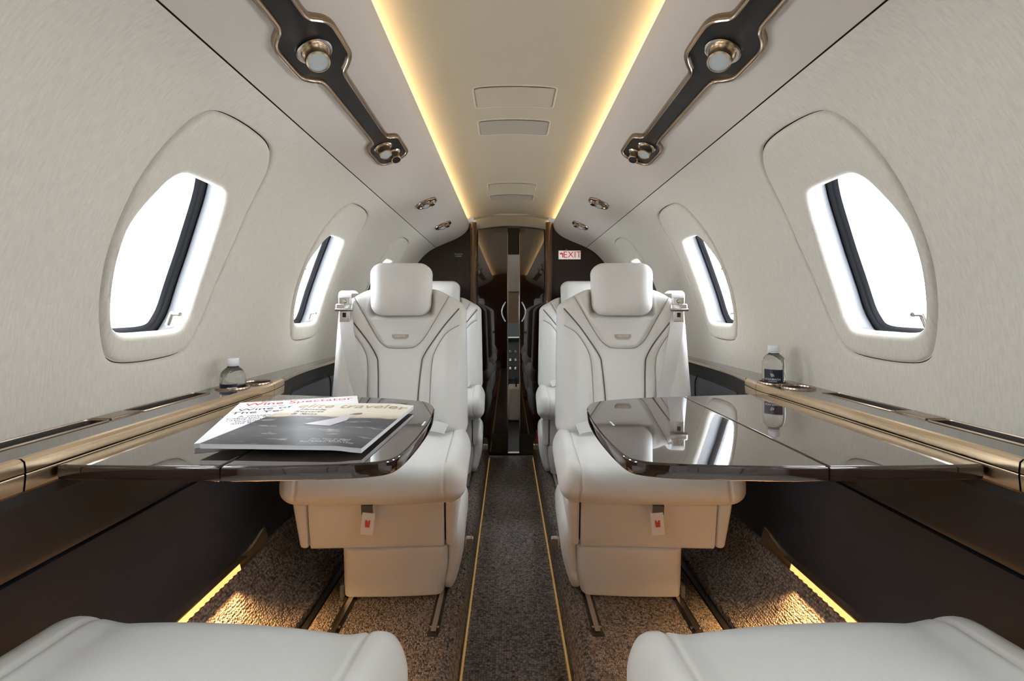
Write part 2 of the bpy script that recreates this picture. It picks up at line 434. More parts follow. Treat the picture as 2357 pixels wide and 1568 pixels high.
for sd in (-1, 1):
    s0, s1 = S_SEAM+0.0015, S_LEDGE+0.02
    outer = rect_loop(YA, YB, s0, s1, 0.11, 0.02)
    holes = []; deps = []
    for k in WIN_K:
        l = shifted(PANL, k*PITCH)
        h = offset_loop(l, 0.0012); holes.append(h); deps.append((h, 0.007))
        deps.append((offset_loop(l, 0.0028), 0.0022)); deps.append((offset_loop(l, 0.0060), 0.0)); deps.append((offset_loop(l, 0.014), 0.0))
    clear = [offset_loop(shifted(PANL, k*PITCH), 0.02) for k in WIN_K]
    pts = [p for p in grid_pts(YA, YB, s0, s1, 0.055, 0.02) if not any(inside(p, c) for c in clear)]
    surf('upper_liner', sd, outer, holes, deps, pts, M['fabric'], wall[sd])
    # dark backing a little behind the liner so the joints read as shadow lines
    ys = [YA, YB]; ss = [S_SEAM-0.03+i*0.01 for i in range(7)]
    sweep('seam_backing', [[W(sd, y, s, 0.012) for s in ss] for y in ys], M['gap'], wall[sd])

# windows
wn = 0
for sd in (-1, 1):
    for k in WIN_K:
        wn += 1
        w = struct(empty('window_%d' % wn))
        pl = shifted(PANL, k*PITCH); ol = shifted(OPNL, k*PITCH)
        po = offset_loop(pl, -0.0012)
        deps = [(po, 0.007), (offset_loop(pl, -0.003), 0.0015), (offset_loop(pl, -0.0065), -0.002), (offset_loop(pl, -0.014), -0.003)]
        oo = ol
        deps += [(oo, 0.014), (offset_loop(ol, 0.0025), 0.006), (offset_loop(ol, 0.007), -0.0005), (offset_loop(ol, 0.014), -0.003)]
        mid_o = offset_loop(pl, -0.02); mid_i = offset_loop(ol, 0.017)
        pts = [p for p in grid_pts(min(p[0] for p in pl), max(p[0] for p in pl), min(p[1] for p in pl), max(p[1] for p in pl), 0.03, 0.018)
               if inside(p, mid_o) and not inside(p, mid_i)]
        tabz = {}
        for p in pts: tabz[p] = -0.003
        deps2 = deps
        sp = surf('surround_panel', sd, po, [oo], deps2, pts, M['fabric'], w, -0.003)
        # push interior points proud like the rest of the panel
        # backing behind the joint
        sweep('joint_backing', [[W(sd, a, b, 0.012) for a, b in offset_loop(pl, d)] for d in (-0.012, 0.012)], M['gap'], w, closed=True)
        # reveal
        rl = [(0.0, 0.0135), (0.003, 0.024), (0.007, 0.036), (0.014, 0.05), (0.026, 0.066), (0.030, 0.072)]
        sweep('reveal', [[W(sd, a, b, d) for a, b in offset_loop(ol, o)] for o, d in rl], M['darkened_plastic'], w, closed=True)
        gl = []
        for o, d in ((0.031, 0.070), (0.026, 0.0665), (0.020, 0.066), (0.0155, 0.068), (0.013, 0.071), (0.010, 0.0715), (0.007, 0.075), (0.004, 0.0775)):
            gl.append([W(sd, a, b, d) for a, b in offset_loop(ol, o)])
        sweep('seal', gl, M['seal'], w, closed=True)
        V2, F = cdt_surface(offset_loop(ol, 0.008), [], grid_pts(min(p[0] for p in ol), max(p[0] for p in ol), min(p[1] for p in ol), max(p[1] for p in ol), 0.05, 0.03))
        mesh_obj('pane', [W(sd, a, b, 0.077) for a, b in V2], F, M['pane'], w)
        # outer skin frame, closes the wall cavity to the outside
        sweep('outer_frame', [[W(sd, a, b, d) for a, b in offset_loop(ol, o)] for o, d in ((0.004, 0.0775), (0.006, 0.09), (0.08, 0.10))], M['darkened_plastic'], w, closed=True)
        # blind lever on the sill
        y0 = (0.998 if sd < 0 else 0.852)+k*PITCH; s0 = 0.806+DS
        p0 = Vector(W(sd, y0, s0, 0.022)); p1 = Vector(W(sd, y0+0.004, s0-0.026, 0.020)); p2 = Vector(W(sd, y0-0.002, s0-0.029, -0.002))
        tube('blind_lever', catmull([p0, p1, p1.lerp(p2, .3), p2], 4), [0.0045]*13, M['metal'], w, 8)
# outer shell of the fuselage so no daylight leaks round the liner
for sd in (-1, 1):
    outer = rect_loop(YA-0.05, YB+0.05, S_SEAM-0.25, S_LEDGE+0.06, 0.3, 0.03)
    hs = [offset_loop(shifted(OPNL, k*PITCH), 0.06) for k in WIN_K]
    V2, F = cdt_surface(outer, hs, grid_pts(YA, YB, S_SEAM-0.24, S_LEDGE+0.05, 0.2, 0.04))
    mesh_obj('outer_skin', [W(sd, a, b, 0.096) for a, b in V2], F, M['darkened_plastic'], wall[sd])

# ceiling: side valances and lit centre panel
ss = [S_SEAM*i/26 for i in range(26)]+[S_SEAM-0.0015]
for sd in (-1, 1):
    sec = [(sd*.31, 1.478), (sd*.29, 1.486), (sd*.272, 1.491)]
    sweep('valance', [[(a, y, z) for a, z in sec]+[W(sd, y, s) for s in ss] for y in [YA+(YB-YA)*i/12 for i in range(13)]], M['headliner'], ceiling, angle=60)
def zc(x): return 1.556-0.032*(min(abs(x), .29)/.265)**2
xs = [-.325+.65*i/40 for i in range(41)]
sec = [(-.325, 1.47)]+[(x, zc(x)) for x in xs]+[(.325, 1.47)]
sweep('centre_panel', [[(x, y, z) for x, z in sec] for y in (YA, YB+0.005)], M['centre'], ceiling, angle=40)
def round_rect(x0, x1, y0, y1, r, n=5):
    out = []
    for cx, cy, a0 in ((x1-r, y1-r, 0), (x0+r, y1-r, 90), (x0+r, y0+r, 180), (x1-r, y0+r, 270)):
        for i in range(n+1):
            a = math.radians(a0+90*i/n); out.append((cx+r*math.cos(a), cy+r*math.sin(a)))
    return out
for (y0, y1, hw, fm) in ((1.255, 1.385, .117, 'centre'), (1.475, 1.60, .118, 'lens_panel'), (2.20, 2.33, .118, 'centre'), (2.415, 2.53, .118, 'lens_panel')):
    l = round_rect(-hw, hw, y0, y1, .014)
    dense = []
    for a, b in zip(l, l[1:]+l[:1]):
        m = max(1, int(math.dist(a, b)/0.012)); dense += [(a[0]+(b[0]-a[0])*i/m, a[1]+(b[1]-a[1])*i/m) for i in range(m)]
    p = empty('access_panel', parent=ceiling)
    sweep('panel_groove', [[(x, y, zc(x)-d) for x, y in offset_loop(dense, o)] for o, d in ((0.0035, -0.0005), (0.002, 0.0012), (-0.002, 0.0012), (-0.0035, -0.0005))], M['headliner'], p, closed=True, angle=80)
    V2, F = cdt_surface(offset_loop(dense, -0.006), [], [(-.1+.02*i, y0+.01+.02*j) for i in range(11) for j in range(7)])
    mesh_obj('panel_face', [(x, y, zc(x)-0.0028) for x, y in V2], F, M[fm], p)
tag(ceiling, 'pale cabin ceiling with lit centre panel', 'ceiling')
for sd in (-1, 1):
    c = box('cove_light', (sd*.290, (YA+YB)/2, 1.4885), (.006, (YB-YA)/2-.02, .0015), M['cove'])
    tag(c, 'warm white cove light strip along the %s edge of the ceiling panel' % ('magazine table side' if sd < 0 else 'bare table side'), 'light', 'ceiling cove lights')

# ------------------------------------------------------------------ ledges and lower side panels
ZL = 0.74
def ledge_x(y):   # inner edge of the side ledge
    return interp(y, [(-2, .643), (1.19, .643), (1.23, .647), (1.28, .656), (1.34, .668), (1.42, .683), (1.5, .692), (1.62, .699), (1.8, .702), (3, .702)])
CUPS = [(.706, 1.137), (.690, 1.2135)]
for sd in (-1, 1):
    tr = struct(empty('trim_1' if sd < 0 else 'trim_2'))
    ys = [YA+(YB-YA)*i/110 for i in range(111)]
    # ledge top in (Y, x)
    outer = [(y, ledge_x(y)+.004) for y in ys]+[(y, .77) for y in reversed(ys)]
    slots = [(-.45, .10), (.20, .795), (.870, 1.062)]
    holes = [round_rect(a, b, .7155, .7535, .006) for a, b in slots]
    circ = [[(cy+.034*math.cos(2*math.pi*i/40), cx+.034*math.sin(2*math.pi*i/40)) for i in range(40)] for cx, cy in CUPS]
    V2, F = cdt_surface(outer, holes+circ, [])
    Vv = [(sd*x, y, ZL) for y, x in V2]
    if (Vector(Vv[F[0][1]])-Vector(Vv[F[0][0]])).cross(Vector(Vv[F[0][2]])-Vector(Vv[F[0][0]])).z < 0: F = [f[::-1] for f in F]
    mesh_obj('ledge_top', Vv, F, M['ledge_gloss'], tr, False)
    for h in holes:
        t = empty('tray', parent=tr)
        sweep('tray_well', [[(sd*x, y, ZL-d) for y, x in offset_loop(h, o)] for o, d in ((0, 0), (-.001, .02), (-.004, .026), (-.015, .027))], M['slot'], t, closed=True, angle=50)
        y0, y1 = min(p[0] for p in h), max(p[0] for p in h)
        box('tray_floor', (sd*.7345, (y0+y1)/2, ZL-.0275), (.019, (y1-y0)/2, .001), M['slot'], t)
        sweep('tray_lip', [[(sd*x, y, ZL+d) for y, x in offset_loop(h, o)] for o, d in ((.0035, 0), (.003, .002), (.0005, .002), (0, -.001))], M['bronze_dark'], t, closed=True, angle=50)
        # little power socket insert near one end
        rbox('socket_insert', (sd*.7345, y1-.055, ZL-.018), (.016, .022, .008), .003, M['inlay'], t)
    rbox('tray_lid', (sd*.7345, .8325, ZL+.001), (.019, .031, .002), .0015, M['bronze_dark'], tr)
    for (cx, cy), dp in zip(CUPS, (.065, .039)):
        ch = empty('cup_holder', parent=tr)
        lathe('cup_well', [(.0345, .0005), (.034, -.005), (.033, .003-dp), (.030, -dp), (.0, -dp)], M['slot'], ch, 40, (sd*cx, cy, ZL))
        lathe('cup_ring', [(.0335, .0), (.034, .003), (.036, .0042), (.038, .003), (.0385, 0)], M['bronze_dark'], ch, 40, (sd*cx, cy, ZL))
    # bronze rail in two faces with a joint line; split into segments
    segs = [(YA, -.35), (-.348, .585), (.5875, 1.215), (1.2165, 1.30)]
    for a, b in segs:
        yy = [a+(b-a)*i/24 for i in range(25)]
        secs = [[(sd*(ledge_x(y)+.010), y, ZL+.0008), (sd*(ledge_x(y)+.003), y, ZL), (sd*(ledge_x(y)-.0015), y, ZL-.004), (sd*(ledge_x(y)-.003), y, ZL-.016), (sd*(ledge_x(y)-.0025), y, ZL-.0178), (sd*(ledge_x(y)+.0015), y, ZL-.018)] for y in yy]
        sweep('bronze_rail', secs, M['bronze'], tr, angle=35)
        secs = [[(sd*(ledge_x(y)+.0015), y, ZL-.0192), (sd*(ledge_x(y)-.0025), y, ZL-.0194), (sd*(ledge_x(y)-.003), y, ZL-.0215), (sd*(ledge_x(y)-.001), y, ZL-.041), (sd*(ledge_x(y)+.004), y, ZL-.0455), (sd*(ledge_x(y)+.02), y, ZL-.046)] for y in yy]
        sweep('bronze_rail', secs, M['bronze'], tr, angle=35)
    yy = [1.302+(YB-1.302)*i/40 for i in range(41)]
    sweep('edge_trim', [[(sd*(ledge_x(y)+.010), y, ZL+.0008), (sd*(ledge_x(y)+.001), y, ZL), (sd*(ledge_x(y)-.001), y, ZL-.004), (sd*(ledge_x(y)-.001), y, ZL-.010), (sd*(ledge_x(y)+.004), y, ZL-.012)] for y in yy], M['bronze_dark'], tr, angle=35)
    sweep('rail_backing', [[(sd*(ledge_x(y)+.006), y, ZL-.003), (sd*(ledge_x(y)+.006), y, ZL-.06)] for y in ys], M['gap'], tr)
    # lower side panels (charcoal): upper and lower board with a joint at z .557
    def dado(y, z):
        base = interp(z, [(.27, .697), (.33, .707), (.45, .714), (.557, .705), (.62, .690), (.67, .676), (.69, .668)])
        top = ledge_x(y)+.022-.017*sstep(1.26, 1.40, y)
        if z > .557: return lerp(base, max(base, top+.002) if y > 1.2 else base, 1)
        return max(base, .705+ .0*y)
    def dado_top(y): return interp(y, [(-2, .688), (1.28, .688), (1.33, .722), (3, .728)])
    for nm, lo, hi in (('upper_side_panel', .5585, None), ('lower_side_panel', .27, .5555)):
        secs = []
        for y in ys:
            h = hi if hi else dado_top(y); zz = [lo+(h-lo)*i/10 for i in range(11)]
            pts = [(sd*(dado(y, zz[0])+.012), y, zz[0]), (sd*(dado(y, zz[0])+.002), y, zz[0]+.0005)]
            pts += [(sd*dado(y, z), y, min(max(z, lo+.0025), h-.004 if not hi else h-.0025)) for z in zz]
            pts += [(sd*(dado(y, h)+.003), y, h-.0005), (sd*(dado(y, h)+.02), y, h)]
            secs.append(pts)
        sweep(nm, secs, M['charcoal'], wall[sd], angle=50)
    sweep('joint_backing', [[(sd*.722, y, .53), (sd*.722, y, .58)] for y in ys], M['gap'], wall[sd])
    pk = [(p[0], p[1]) for p in round_rect(1.38, 1.77, .578, .690, .045)]
    tube('pocket_rim', [(sd*(dado(y, z)-.0005), y, z) for y, z in pk+pk[:1]], .0025, M['gap'], wall[sd], 6)
    # outer lower skin
    sweep('lower_backing', [[(sd*.775, y, .76), (sd*.79, y, .45), (sd*.74, y, .2), (sd*.60, y, .05), (sd*.1, y, -.02)] for y in (YA-.05, YB+.05)], M['gap'], wall[sd])
tag(wall[-1], 'linen lined cabin side wall beside the magazine table', 'wall'); tag(wall[1], 'linen lined cabin side wall beside the bare table', 'wall')

# ------------------------------------------------------------------ floor
floor = struct(empty('floor'))
ZP = 0.13
ys = [YA+(YB-YA)*i/60 for i in range(61)]
sweep('aisle_carpet', [[(x, y, 0.0) for x in [-.15+.30*i/6 for i in range(7)]] for y in (YA, YB+.05)], M['aisle'], floor)
for sd in (-1, 1):
    sec = [(.141, -.002), (.142, .092), (.145, .108), (.152, .121), (.163, .128), (.178, ZP)]+[(.178+(.522-.178)*i/8, ZP) for i in range(1, 9)]+[(.524, .126), (.524, .10)]
    sweep('side_platform', [[(sd*x, y, z) for x, z in sec] for y in ys], M['carpet'], floor, angle=70)
    sec = [(.557, .10), (.557, .127), (.560, ZP), (.585, .137), (.612, .155), (.640, .184), (.668, .224), (.690, .262), (.697, .278), (.71, .285)]
    sweep('side_slope', [[(sd*x, y, z) for x, z in sec] for y in ys], M['carpet'], floor, angle=70)
    # slot between the two carpets, with a perforated dark track
    sweep('floor_slot', [[(sd*.520, y, .112), (sd*.532, y, .112), (sd*.533, y, .121), (sd*.548, y, .121), (sd*.549, y, .112), (sd*.562, y, .112)] for y in (YA, YB)], M['inlay'], floor, smooth=False)
    # seat tracks
    for x in (.205, .455):
        for a, b in ((1.12, 1.98), (2.06, 2.82), (-.25, .72)):
            t = empty('seat_track', parent=floor)
            box('track_well', (sd*x, (a+b)/2, ZP+.0006), (.014, (b-a)/2, .0006), M['inlay'], t)
            box('track_rail', (sd*x, (a+b)/2, ZP+.003), (.0065, (b-a)/2-.012, .0025), M['metal'], t)
            for yy in (a+.03, b-.03):
                lathe('track_bolt', [(0, .0035), (.0035, .003), (.004, 0)], M['chrome'], t, 12, (sd*(x-.009), yy, ZP+.0012))
                lathe('track_bolt', [(0, .0035), (.0035, .003), (.004, 0)], M['chrome'], t, 12, (sd*(x+.009), yy, ZP+.0012))
    # lit strip along the foot of the platform
    al = box('aisle_light', (sd*.1375, (YA+YB)/2+.02, .004), (.0025, (YB-YA)/2-.04, .004), M['aisle_led'])
    tag(al, 'thin amber light strip at foot of the platform under the %s seats' % ('magazine table side' if sd < 0 else 'bare table side'), 'light', 'aisle floor lights')
    # kick light in the lower side panel
    kl = tag(empty('floor_light', (sd*.695, .62, .275)), 'bronze floor level light with ribbed amber lens below the %s' % ('magazine table' if sd < 0 else 'bare table'), 'light', 'floor lights')
    o = (-sd*.695, -.62, -.275)
    L0, L1 = .30, 1.285
    outl = []
    yyy = [(L0, .018), (L0+.02, .022)]+[(.4+.1*i, .022) for i in range(9)]+[(1.24, .024), (1.262, .028), (1.28, .030)]
    bot = [(y, .281) for y, h in yyy]; top = [(y, .281+h+(.012*sstep(1.2, 1.27, y))) for y, h in yyy]
    def kx(z): return interp(z, [(.27, .692), (.30, .7005), (.33, .7055)])
    secs = []
    for (y, zb), (_, zt) in zip(bot, top):
        ring = []
        for i in range(7):
            z = zb+(zt-zb)*i/6; ring.append((sd*(kx(z)-.0035-.002*math.sin(math.pi*i/6))+o[0], y+o[1], z+o[2]))
        ring = [(sd*(kx(zb)+.012)+o[0], y+o[1], zb-.002+o[2])]+ring+[(sd*(kx(zt)+.012)+o[0], y+o[1], zt+.002+o[2])]
        secs.append(ring)
    sweep('light_housing', secs, M['bronze'], kl, angle=50, caps=True)
    # ribbed lens
    nr = 46; secs = []
    for i in range(nr*4+1):
        y = .36+(1.145-.36)*i/(nr*4); d = .0018*math.sin(math.pi*2*i/4/1.0+math.pi/4)
        yy2 = y
        secs.append([(sd*(kx(z)-.0068+d-.25*(z-.2835))+o[0], yy2-.006*(z-.283)/.02+o[1], z+o[2]) for z in (.2835, .288, .294, .299, .3025)])
    sweep('lens', secs, M['kick'], kl, angle=80)
    V, F = box_data((sd*(.694)+o[0], .75+o[1], .3065+o[2]), (.010, .41, .0016)); mesh_obj('hood', V, F, M['bronze'], kl, False)
    ld = bpy.data.lights.new('floor_lamp_glow', 'AREA'); ld.shape = 'RECTANGLE'; ld.size = .74; ld.size_y = .012; ld.energy = KICK_W; ld.color = (1.0, .56, .22); ld.spread = math.radians(96)
    lo = bpy.data.objects.new('lamp_glow', ld); COL.objects.link(lo); lo.parent = kl
    lo.location = (sd*.676+o[0], .74+o[1], .268+o[2])
    zd = -Vector((-sd*.60, 0, -.80)).normalized(); xd = Vector((0, 1, 0)); yd = zd.cross(xd)
    lo.rotation_euler = Matrix((xd, yd, zd)).transposed().to_euler()
tag(floor, 'brown speckled carpet floor with raised seat platforms', 'floor')

# ------------------------------------------------------------------ forward bulkhead, doors, aft wall
wf = struct(empty('wall_front'))
def section_loop(x_in, zlo, d=0.0):
    pts = [(prof(s)[0]+pnorm(s)[0]*d, prof(s)[1]+pnorm(s)[1]*d) for s in [S_LEDGE*i/40 for i in range(41)]]
    return pts
for sd in (-1, 1):
    l = [(.235, .0)]+[(.235, 1.5)]+[(x, z) for x, z in section_loop(0, 0, .02)]+[(.79, .5), (.72, .15), (.5, .0)]
    V = [(sd*x, YB, z) for x, z in l]+[(sd*x, YB+.03, z) for x, z in l]; n = len(l)
    F = [list(range(n)), list(range(n, 2*n))[::-1]]+[(i, (i+1) % n, n+(i+1) % n, n+i) for i in range(n)]
    if sd < 0: F = [f[::-1] for f in F]
    mesh_obj('bulkhead_panel', V, [f[::-1] for f in F], M['wood_panel'], wf, False)
    rbox('door_post', (sd*.240, YB-.006, .745), (.0225, .03, .752), (.02, .02, .002), M['post'], wf, (1,1,1), 5)
# header above the doors
xs = [-.24+.48*i/24 for i in range(25)]
V = [(x, YB-.03, zc(x)+.012) for x in xs]+[(x, YB+.02, zc(x)-.006) for x in xs]+[(x, YB+.03, zc(x)-.008) for x in xs]+[(x, YB+.036, zc(x)-.07) for x in xs]+[(x, YB+.14, zc(x)-.075) for x in xs]
F = [(j*25+i, j*25+i+1, (j+1)*25+i+1, (j+1)*25+i) for j in range(4) for i in range(24)]
rbox('leak_bar', (0, YB+.065, .007), (.235, .018, .0075), .002, M['inlay'], wf)  # dark bar added under the doors to block light leaking through
mesh_obj('door_header', V, F, M['header'], wf, True, angle=30)
doors = []
for k, (x0, x1) in enumerate(((-.232, -.022), (.055, .232))):
    d = struct(empty('door_%d' % (k+1), ((x0+x1)/2, YB+.065, 0)))
    cx = (x0+x1)/2; n = 10
    top = [(x0+(x1-x0)*i/n, zc(x0+(x1-x0)*i/n)-.076) for i in range(n+1)]
    l = [(x0, .015), (x1, .015)]+top[::-1]
    V = [(x-cx, -.014, z) for x, z in l]+[(x-cx, .014, z) for x, z in l]; m = len(l)
    F = [list(range(m)), list(range(m, 2*m))[::-1]]+[(i, m+i, m+(i+1) % m, (i+1) % m) for i in range(m)]
    mesh_obj('door_leaf', V, F, M['wood'], d, False)
    a = -.002 if k == 0 else .002
    inner = (x1-cx) if k == 0 else (x0-cx); sg = -1 if k == 0 else 1
    rbox('edge_strip', (inner-sg*.0, 0, .73), (.0025, .017, .71), .002, M['bronze_dark'], d)
    # crescent pull
    pts = [(inner+sg*(.014+.024*math.sin(math.pi*t/10)), -.018-.010*math.sin(math.pi*t/10), .868+.125*t/10) for t in range(11)]
    tube('pull_handle', catmull(pts, 3), .0045, M['chrome'], d, 10)
    rbox('kick_panel', (inner+sg*(.055), -.017, .075), (.05, .004, .062), .003, M['kickplate'], d)
struct(doors and doors[0] or wf)
tag(wf, 'dark veneered forward bulkhead with sliding doors', 'wall')
wb = struct(empty('wall_back'))
l = [(-x, z) for x, z in section_loop(0, 0, .02)][::-1]+[(x, z) for x, z in section_loop(0, 0, .02)]+[(.79, .5), (.72, .15), (.5, -.02), (-.5, -.02), (-.72, .15), (-.79, .5)]
l = [(p[0], p[1]+ (.06 if p[1] > 1.48 else 0)) for p in l]
mesh_obj('aft_panel', [(x, YA, z) for x, z in l], [list(range(len(l)))], M['wood_panel'], wb, False)
tag(wb, 'dark veneered aft bulkhead', 'wall')

# EXIT sign, placard
ex = tag(empty('exit_sign', (.372, YB-.001, 1.292)), 'white EXIT sign with red letters and bent arrow on the bulkhead', 'sign')
rbox('sign_plate', (0, -.002, 0), (.070, .002, .0275), .0015, M['sign'], ex)
text('sign_letters', 'EXIT', .058, M['sign_red'], ex, lambda x, y: (x*.98+.017, -.0046, y*1.0))
arrow = [(-.047, -.016), (-.040, -.016), (-.040, .012), (-.052, .012), (-.052, .019), (-.064, .0085), (-.052, -.002), (-.052, .005), (-.047, .005)]
mesh_obj('sign_arrow', [(x, -.0046, z) for x, z in arrow], [[0,1,2,3,8], [3,4,5,6,7,8][0:6]][0:1]+[[3,4,5,6,7]]+[[3,7,8]], M['sign_red'], ex, False)
text('plate_note', '--', .02, M['ink_white'], ex, lambda x, y: (x-.02, -.0046, y+.036))
pl = tag(empty('placard', (-.335, YB-.001, 1.29)), 'small placard of fine white lettering on the dark bulkhead', 'sign')
rbox('plate', (0, -.001, 0), (.030, .001, .016), .0005, M['inlay'], pl)
for i, tx in enumerate(('FASTEN SEAT BELT', 'NO SMOKING')):
    text('lettering', tx, .0085, M['ink_white'], pl, lambda x, y, i=i: (x*.75, -.0024, y+.007-.013*i))
rp = tag(empty('first_aid_pouch', (.196, 2.74, ZP)), 'red first aid pouch with white patch on the floor by the bulkhead', 'bag')
rbox('pouch', (0, 0, .040), (.045, .030, .040), .010, M['red'], rp, (3,3,3), 3)
rbox('patch', (.004, -.0302, .018), (.016, .001, .012), .0008, M['ink_white'], rp)
rbox('flap', (0, -.002, .076), (.046, .031, .006), .004, M['red'], rp)

# ------------------------------------------------------------------ cockpit vestibule seen through the gap between the doors
cp = struct(empty('wall_cockpit'))
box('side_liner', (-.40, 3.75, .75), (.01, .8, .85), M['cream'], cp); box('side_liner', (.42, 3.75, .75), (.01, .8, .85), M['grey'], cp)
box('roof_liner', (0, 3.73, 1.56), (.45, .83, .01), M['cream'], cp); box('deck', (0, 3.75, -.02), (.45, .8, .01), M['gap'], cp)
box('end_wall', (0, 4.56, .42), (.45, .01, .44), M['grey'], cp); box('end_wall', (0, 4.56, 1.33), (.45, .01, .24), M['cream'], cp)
box('overhead_lintel', (0, 3.02, 1.40), (.25, .01, .09), M['inlay'], cp)
tag(cp, 'cockpit entry passage beyond the sliding doors', 'wall')
gp = tag(empty('galley_divider', (0, 3.62, .84)), 'cream and tan divider panel beyond the sliding doors', 'panel')
box('upper_panel', (.06, 0, .40), (.12, .01, .15), M['cream'], gp); box('divider_rail', (.06, -.004, .248), (.12, .012, .004), M['chrome'], gp)
box('lower_panel', (.06, 0, .122), (.12, .01, .122), M['tan'], gp)
ip = tag(empty('instrument_panel', (.05, 4.35, .30)), 'dark instrument panel with pale knobs in the cockpit', 'panel')
rbox('panel_body', (0, 0, .17), (.30, .06, .19), .02, M['grey'], ip); rbox('glareshield', (0, -.02, .375), (.30, .09, .015), .01, M['inlay'], ip)
for i in range(5):
    for j in range(3):
        lathe('knob', [(0, .012), (.012, .01), (.014, 0)], M['chrome'], ip, 12, (-.10+.05*i, -.062, .10+.08*j), axis=(0, -1, 0))
pd = tag(empty('centre_pedestal', (.05, 4.0, 0)), 'pale grey pedestal on the cockpit floor', 'panel')
rbox('pedestal_body', (0, 0, .14), (.07, .12, .14), .02, M['cream'], pd)
rbox('throttle_lever', (0, -.05, .32), (.008, .008, .045), .006, M['inlay'], pd)

# ------------------------------------------------------------------ overhead service panels and lamps
def V_s(x):     # arc position on the valance at half-width x
    return _s[min(range(len(_s)), key=lambda i: abs(_d[i].x-x))]
SC = V_s(.358)
def spot(parent, sd, y, ds, r, tilt=0.35, dark=False, dz=0.0):
    """small swivelling lamp: bezel, barrel, lens"""
    c = Vector(W(sd, y, SC+ds, -.002)); nx, nz = pnorm(SC+ds)
    ax = Vector((-sd*nx, -tilt, -nz)).normalized(); nn = Vector((-sd*nx, 0, -nz))
    pc = parent.location
    l = empty('reading_lamp', parent=parent)
    lathe('bezel', [(r*1.05, -.002), (r*1.35, 0), (r*1.4, .003), (r*1.25, .005), (r*1.05, .004)], M['metal'], l, 28, c-pc, axis=nn)
    prof_l = []
    lathe('barrel', [(r*1.0, -.008), (r*1.02, .006), (r*.97, .0075), (r*.95, .018), (r*.90, .030), (r*.78, .031)], M['bronze'], l, 28, c-pc+ax*dz, axis=ax)
    lathe('lamp_lens', [(0, .0295), (r*.80, .0295)], M['inlay'] if dark else M['lens'], l, 24, c-pc+ax*dz, axis=ax)
    return l
for sd in (-1, 1):
    side = 'magazine table' if sd < 0 else 'bare table'
    base = Vector(W(sd, 1.0, SC))
    sp = tag(empty('service_panel', base), 'long black overhead panel with bronze rim above the %s' % side, 'service panel', 'overhead service panels')
    # outline in (Y, ds): rod with widened nodes
    half = [(-.60, .019), (0, .019), (.4, .019), (.6, .019), (.665, .019), (.700, .0192), (.716, .0205), (.726, .025), (.735, .0335), (.745, .041), (.758, .046), (.775, .048), (.830, .048), (.845, .0465), (.856, .0415), (.867, .033), (.876, .0245), (.887, .0195), (.905, .018), (.94, .0175), (1.05, .0165), (1.15, .0160), (1.185, .0162), (1.203, .0175), (1.214, .0225), (1.223, .031), (1.233, .0375), (1.248, .0405), (1.27, .041), (1.335, .041), (1.350, .038), (1.361, .030), (1.366, .015)]
    hp = [(p.x, p.y) for p in catmull([(a, b, 0) for a, b in half], 4)]
    loop = hp+[(a, -b) for a, b in reversed(hp)]
    P = lambda a, b, d: tuple(Vector(W(sd, a, SC+b, d))-base)
    sweep('rim', [[P(a, b, d) for a, b in offset_loop(loop, o)] for o, d in ((.0085, .0005), (.008, -.007), (.006, -.0095), (.0045, -.0085), (.0035, -.009), (.0015, -.0105), (-.0005, -.0095), (-.0015, -.006), (-.002, .004))], M['bronze_dark'], sp, closed=True, angle=60)
    V2, F = cdt_surface(offset_loop(loop, .0002), [], [(-.55+.08*i, .0) for i in range(24)])
    mesh_obj('inlay', [P(a, b, .0025-.004) for a, b in V2], F, M['inlay'], sp, True)
    spot(sp, sd, .80, 0.0, .0225)
    spot(sp, sd, 1.258, 0.006, .0185)
    spot(sp, sd, 1.318, -.008, .0155, dark=True)
    for y, nm in ((1.92, 'second'), (2.41, 'bulkhead')):
        b2 = Vector(W(sd, y, SC+.004))
        lp = tag(empty('ceiling_spotlight', b2), 'oval bronze ceiling spotlight on the %s side, %s' % ('magazine table' if sd < 0 else 'bare table', 'nearer the service panel' if nm == 'second' else 'nearer the bulkhead'), 'light', 'recessed ceiling spotlights')
        ol = round_rect(y-.042, y+.042, -.042, .042, .036, 6)
        P2 = lambda a, b, d: tuple(Vector(W(sd, a, SC+.004+b, d))-b2)
        sweep('rim', [[P2(a, b, d) for a, b in offset_loop(ol, o)] for o, d in ((.004, .0005), (.0035, -.006), (.001, -.008), (-.002, -.007), (-.006, .004))], M['bronze_dark'], lp, closed=True, angle=60)
        V2, F = cdt_surface(ol, [], [])
        mesh_obj('bowl', [P2(a, b, -.0015) for a, b in V2], F, M['bronze_dark'], lp, True)
        spot(lp, sd, y-.008, .009, .0165, dz=-.014)
        spot(lp, sd, y+.012, -.016, .0125, dark=True, dz=-.016)

# ------------------------------------------------------------------ tables
TZ = 0.72; TILT = 0.0
TAB = [(.67, 1.167), (.352, 1.118), (.250, 1.088), (.200, 1.060), (.176, 1.013), (.165, .948), (.160, .86), (.160, .78), (.164, .70), (.171, .658), (.186, .640), (.215, .630), (.257, .624), (.33, .6185), (.40, .616), (.50, .6185), (.58, .6215), (.63, .6240), (.67, .6265)]
def clip(l, x, keep_less):
    out = []
    for a, b in zip(l, l[1:]+l[:1]):
        ia = (a[0] < x) == keep_less; ib = (b[0] < x) == keep_less
        if ia: out.append(a)
        if ia != ib:
            t = (x-a[0])/(b[0]-a[0]); out.append((x, a[1]+(b[1]-a[1])*t))
    return out
tl = [(p.x, p.y) for p in catmull([(a, b, 0) for a, b in TAB], 5)]
tl = [(a, b) for i, (a, b) in enumerate(tl) if i == 0 or math.dist((a, b), tl[i-1]) > 1e-4]
